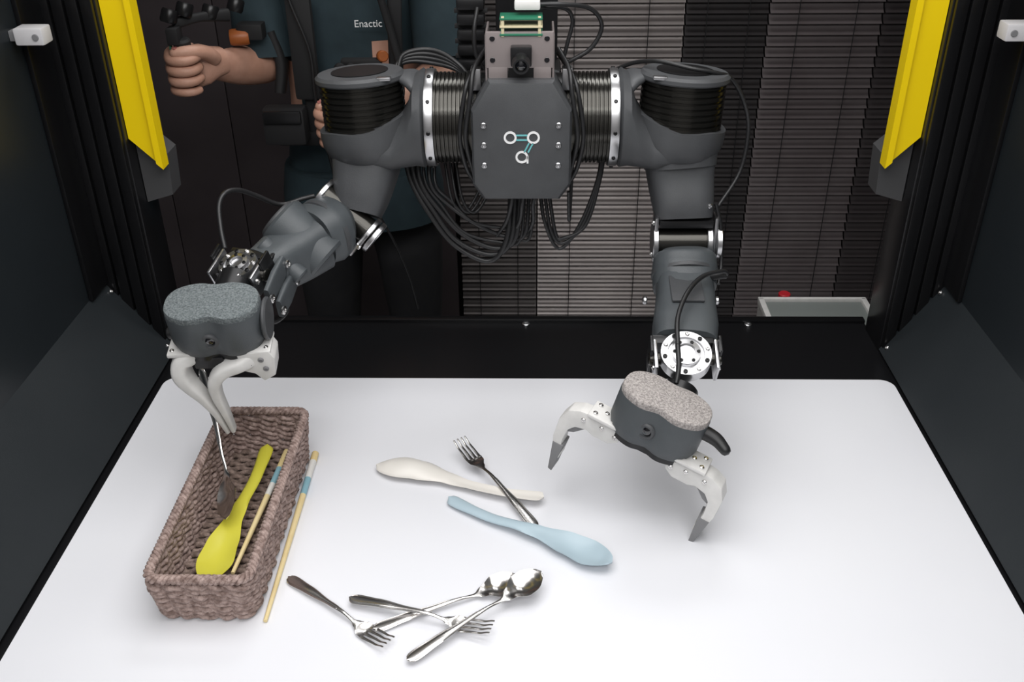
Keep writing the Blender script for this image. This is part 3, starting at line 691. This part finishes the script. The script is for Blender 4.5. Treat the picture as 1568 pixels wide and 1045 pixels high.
Ed=[('pel','sp'),('sp','ch'),('ch','uc'),('uc','nb'),('nb','nk'),('uc','rc'),('rc','rs'),('rs','re'),('re','rf'),('rf','rw'),('uc','lc'),('lc','ls'),('ls','le'),('le','lf'),('lf','lw'),('pel','rh'),('rh','rk'),('rk','rs2'),('rs2','ra'),('pel','lh'),('lh','lk'),('lk','ls2'),('ls2','la')]
me=bpy.data.meshes.new("body_skel"); me.from_pydata([J[k][0] for k in keys],[(idx[a],idx[b]) for a,b in Ed],[])
ob=bpy.data.objects.new("body_skel",me); SC.collection.objects.link(ob)
ob.modifiers.new("skin",'SKIN'); sub=ob.modifiers.new("sub",'SUBSURF'); sub.levels=2; sub.render_levels=2
for k in keys:
    sv=me.skin_vertices[0].data[idx[k]]; sv.radius=(J[k][1],J[k][1]); sv.use_root=(k=='pel')
dg=bpy.context.evaluated_depsgraph_get(); dg.update()
bme=bpy.data.meshes.new_from_object(ob.evaluated_get(dg)); bpy.data.objects.remove(ob)
for v in bme.vertices:
    if abs(v.co.x-PX)<.24 and v.co.z>-.06 and v.co.y>PY-.25:
        w=min(1,max(0,(.26-abs(v.co.x-PX))/.08))
        v.co.y=PY+(v.co.y-PY)*(1-.28*w)
bme.materials.clear()
for m in (M_SHIRT,M_TROUS,M_SKIN): bme.materials.append(m)
segs=[(V(J[a][0]),V(J[b][0]),a,b) for a,b in Ed]
for p in bme.polygons:
    c=p.center; best=None
    for a,b,ka,kb in segs:
        d=b-a; t=max(0,min(1,(c-a).dot(d)/d.length_squared)); q=(c-a-d*t).length
        if best is None or q<best[0]: best=(q,kb,t)
    k=best[1]
    if k in('rf','rw','lf','lw'): mi=2
    elif k in ('re','le'): mi=2 if best[2]>.93 else 0
    elif k=='nk' or (k=='nb' and best[2]>.8): mi=2
    elif c.z<.015: mi=1
    else: mi=0
    p.material_index=mi
fin(bme,"body",None,per,True,180)
loft("shirt_hem",[((PX,PY,.12),(1,0,0),(0,1,0),.168,.122,2.3),((PX,PY,.06),(1,0,0),(0,1,0),.178,.130,2.3),((PX,PY,.002),(1,0,0),(0,1,0),.180,.132,2.3)],M_SHIRT,per)
for sx,el in ((-1,'re'),(1,'le')):
    a=V(J[el][0]); s0=V(J['rs' if sx<0 else 'ls'][0]); 
    limb("sleeve",[s0.lerp(a,.35),s0.lerp(a,.65),s0.lerp(a,.90)],[(.060,.060),(.062,.062),(.064,.064)],M_SHIRT,per,(0,1,0),2)
for sx in (-1,1):
    limb("shoe",[(PX+sx*.10,PY+.07,-.755),(PX+sx*.10,PY,-.757),(PX+sx*.10,PY-.10,-.768),(PX+sx*.10,PY-.18,-.775)],[(.030,.036),(.044,.043),(.048,.031),(.030,.018)],M_SHOE,per,(1,0,0),2.6)
hc=V((PX,PY-.02,.805))
bm=bmesh.new(); bmesh.ops.create_uvsphere(bm,u_segments=40,v_segments=28,radius=1)
for v in bm.verts:
    x,y,z=v.co; w=1-.22*max(0,-z)**1.5
    X=x*.076*w; Yv=y*.097*(1-.10*max(0,-z)); Zv=z*.118
    if y<0:
        Yv-= .018*math.exp(-(X/.011)**2-((Zv+.018)/.020)**2)
        Yv+= .008*math.exp(-((abs(X)-.030)/.013)**2-((Zv-.008)/.013)**2)
        Yv-= .005*math.exp(-(X/.022)**2-((Zv+.055)/.010)**2)
        Yv-= .008*math.exp(-(X/.02)**2-((Zv+.095)/.018)**2)
    v.co=hc+V((X,Yv,Zv))
frm_bm(bm,"head",M_SKIN,per,True,180)
for sx in (-1,1):
    lathe("eye",[(0,.010),(.006,.008),(.010,.002),(.010,-.004),(0,-.010)],frame(hc+V((sx*.030,-.080,.008)),(0,-1,0)),M_EYE,per,20)
    lathe("iris",[(0,.0015),(.005,.001),(.005,0),(0,0)],frame(hc+V((sx*.030,-.0895,.008)),(0,-1,0)),M_HAIR,per,16)
    limb("ear",[hc+V((sx*.072,.0,.022)),hc+V((sx*.084,.008,.008)),hc+V((sx*.074,.0,-.026))],[(.012,.004),(.017,.006),(.009,.004)],M_SKIN,per,(0,1,0),2)
    limb("eyebrow",[hc+V((sx*.015,-.090,.026)),hc+V((sx*.030,-.089,.031)),hc+V((sx*.046,-.078,.027))],[(.003,.002),(.004,.002),(.002,.002)],M_HAIR,per,(0,0,1),2)
limb("mouth",[hc+V((-.024,-.086,-.055)),hc+V((0,-.0965,-.055)),hc+V((.024,-.086,-.055))],[(.002,.002),(.005,.003),(.002,.002)],M_LIP,per,(0,0,1),2)
bm=bmesh.new(); bmesh.ops.create_uvsphere(bm,u_segments=40,v_segments=28,radius=1)
for v in bm.verts:
    x,y,z=v.co; nz=noise.noise(V((x*6,y*6,z*3)))*.004
    v.co=hc+V((x*(.083+nz),y*(.104+nz)+.008,max(z,(-.45 if y>-.15 else .42))*.128))
frm_bm(bm,"hair",M_HAIR,per,True,180)
def fist(O,a,p,q,tag):
    O=V(O);a=V(a).normalized();p=V(p).normalized();p=(p-a*p.dot(a)).normalized();q=V(q); q=(q-a*q.dot(a)-p*q.dot(p)).normalized()
    P=lambda A,B,C:O+a*A+p*B+q*C
    loft(tag+"_palm",[(P(-.004,.080,-.004),a,q,.026,.022,2.3),(P(-.002,.060,-.002),a,q,.031,.020,2.4),(P(0,.040,.0),a,q,.039,.020,2.8),(P(0,.022,.006),a,q,.041,.018,3),(P(0,.012,.012),a,q,.038,.012,2.6)],M_SKIN,per,28,60)
    for i in range(4):
        h=.031-.0205*i; R=.0255-.001*(i==3); r=[.0100,.0103,.0098,.0086][i]
        th=[60,100,140,180,225,265,300]; ln=[1,1,1,.93][i]
        pts=[P(h,.030,.016)]
        for t in th:
            kn=1.12 if t in (100,180) else 1.0
            t=math.radians(t*ln)
            pts.append(P(h,R*kn*math.cos(t),R*kn*math.sin(t)))
        sweep(tag+"_finger_%d"%(i+1),pts,[r,r*1.05,r,r*.98,r*1.02,r*.92,r*.85],M_SKIN,per,14,5,roundcap=True)
    sweep(tag+"_thumb",[P(.010,.055,-.014),P(.028,.036,-.022),P(.040,.014,-.024),P(.044,-.008,-.016),P(.043,-.024,-.004)],[.014,.0135,.0115,.0112,.009],M_SKIN,per,14,6,roundcap=True)
    nl=P(.0525,-.020,-.006); rbox(tag+"_thumbnail",(.011,.009,.002),(0,0,0),M_LIP,per,.001,M=frame(nl,a,p))
hO=(-.628,.428,.393)
fist(hO,(.05,-.15,1),(.55,.83,-.1),(-.8,.5,0),"right_hand")
hL=(-.378,.490,.268)
fist(hL,(0,-.2,1),(.92,.35,.1),(.35,-.9,0),"left_hand")
cyl("controller_grip",V(hO)+V((-.002,.006,-.045)),V(hO)+V((.004,-.010,.062)),.0155,M_STRAP,per,20,.004)
rbox("controller_trigger",(.022,.03,.03),V(hO)+V((-.006,-.014,.068)),M_STRAP,per,.004)
rbox("controller_led",(.004,.006,.05),V(hO)+V((-.014,-.020,.035)),M_PCB,per,.001)
limb("controller_link",[V(hO)+V((-.01,.0,.085)),V(hO)+V((.03,.03,.09)),V(hO)+V((.07,.07,.085))],[(.010,.008),(.008,.007),(.012,.010)],M_STRAP,per,(0,0,1),3)
for d in ((-.012,-.005,.10),(.012,.01,.108),(.045,.05,.095),(.085,.08,.10)):
    lathe("controller_joint",[(0,-.012),(.013,-.012),(.015,-.008),(.015,.008),(.013,.012),(0,.012)],frame(V(hO)+V(d),(.3,.3,1)),M_BLACK,per,16)
lathe("orange_servo",[(0,-.018),(.014,-.018),(.016,-.013),(.016,.013),(.014,.018),(0,.018)],frame((-.560,.56,.422),(1,.2,0)),M_ORANGE,per,24)
rbox("servo_body",(.05,.035,.03),(-.538,.57,.432),M_STRAP,per,.004)
limb("elbow_cuff",[(-.512,.62,.42),(-.498,.615,.36),(-.505,.60,.30)],[(.020,.010),(.022,.012),(.018,.010)],M_STRAP,per,(0,1,0),3)
cyl("controller_grip_l",V(hL)+V((0,.006,-.05)),V(hL)+V((0,-.012,.06)),.0155,M_STRAP,per,20,.004)
yb=PY-.135
for x,dx in ((-.455,.01),(-.250,-.005)):
    limb("harness_strap",[(x,yb+.02,.58),(x+dx,yb-.005,.48),(x+2*dx,yb-.002,.36),(x+2*dx,yb+.005,.2)],[(.014,.004)]*4,M_STRAP,per,(1,0,0),4)
rbox("harness_panel",(.050,.02,.20),(-.438,yb-.008,.40),M_STRAP,per,.008)
rbox("waist_belt",(.29,.03,.032),(PX,yb+.012,.215),M_STRAP,per,.008)
rbox("belt_pouch",(.085,.045,.075),(-.485,yb-.03,.255),M_STRAP,per,.010)
rbox("pouch_flap",(.075,.01,.026),(-.485,yb-.055,.278),M_BLACK,per,.004)
for (p,m) in (((-.283,yb-.02,.388),M_ORANGE),((-.345,yb-.02,.366),M_STRAP),((-.365,yb-.035,.368),M_STRAP)):
    lathe("chest_servo",[(0,-.009),(.009,-.009),(.011,-.006),(.011,.006),(.009,.009),(0,.009)],frame(p,(.4,-1,.2)),m,per,20)
rbox("chest_servo_link",(.08,.02,.012),(-.325,yb-.016,.377),M_STRAP,per,.004)
sweep("harness_cable",[(-.47,yb-.02,.6),(-.45,yb-.03,.5),(-.42,yb-.035,.40),(-.42,yb-.03,.3),(-.40,yb-.03,.15)],.003,M_CABLE,per,8)
limb("exo_upper_link",[(-.295,yb-.03,.60),(-.280,yb-.035,.52),(-.265,yb-.03,.45),(-.25,yb-.03,.38)],[(.007,.007)]*4,M_STRAP,per,(1,0,0),3)
tc=bpy.data.curves.new("shirt_logo","FONT"); tc.body="Enactic"; tc.size=.019; tc.extrude=.0004; tc.materials.append(M_LOGOW)
to=bpy.data.objects.new("shirt_logo",tc); SC.collection.objects.link(to); to.rotation_euler=(math.radians(88),0,math.radians(4)); to.location=(-.335,PY-.142,.440); to.parent=per

# ------------------------------------------------------------------ lights
def area(name,loc,sx,sy,power,rot=(0,0,0),col=(1,1,1)):
    l=bpy.data.lights.new(name,'AREA'); l.shape='RECTANGLE'; l.size=sx; l.size_y=sy; l.energy=power; l.color=col
    o=bpy.data.objects.new(name,l); SC.collection.objects.link(o); o.location=loc; o.rotation_euler=rot; return o
area("cell_led_panel",(0,-.55,1.20),1.2,.9,14.2,col=(1,.99,.985))
area("room_fill_front",(0,-2.2,1.85),2.4,1.0,46)  # unseen fill added in place of the blocked world ambient
area("room_fill_back",(.1,.75,1.85),.9,.5,12)  # unseen fill added to brighten the person and background
w=bpy.data.worlds.new("world"); SC.world=w; w.use_nodes=True
w.node_tree.nodes["Background"].inputs[0].default_value=(.5,.5,.52,1); w.node_tree.nodes["Background"].inputs[1].default_value=.3
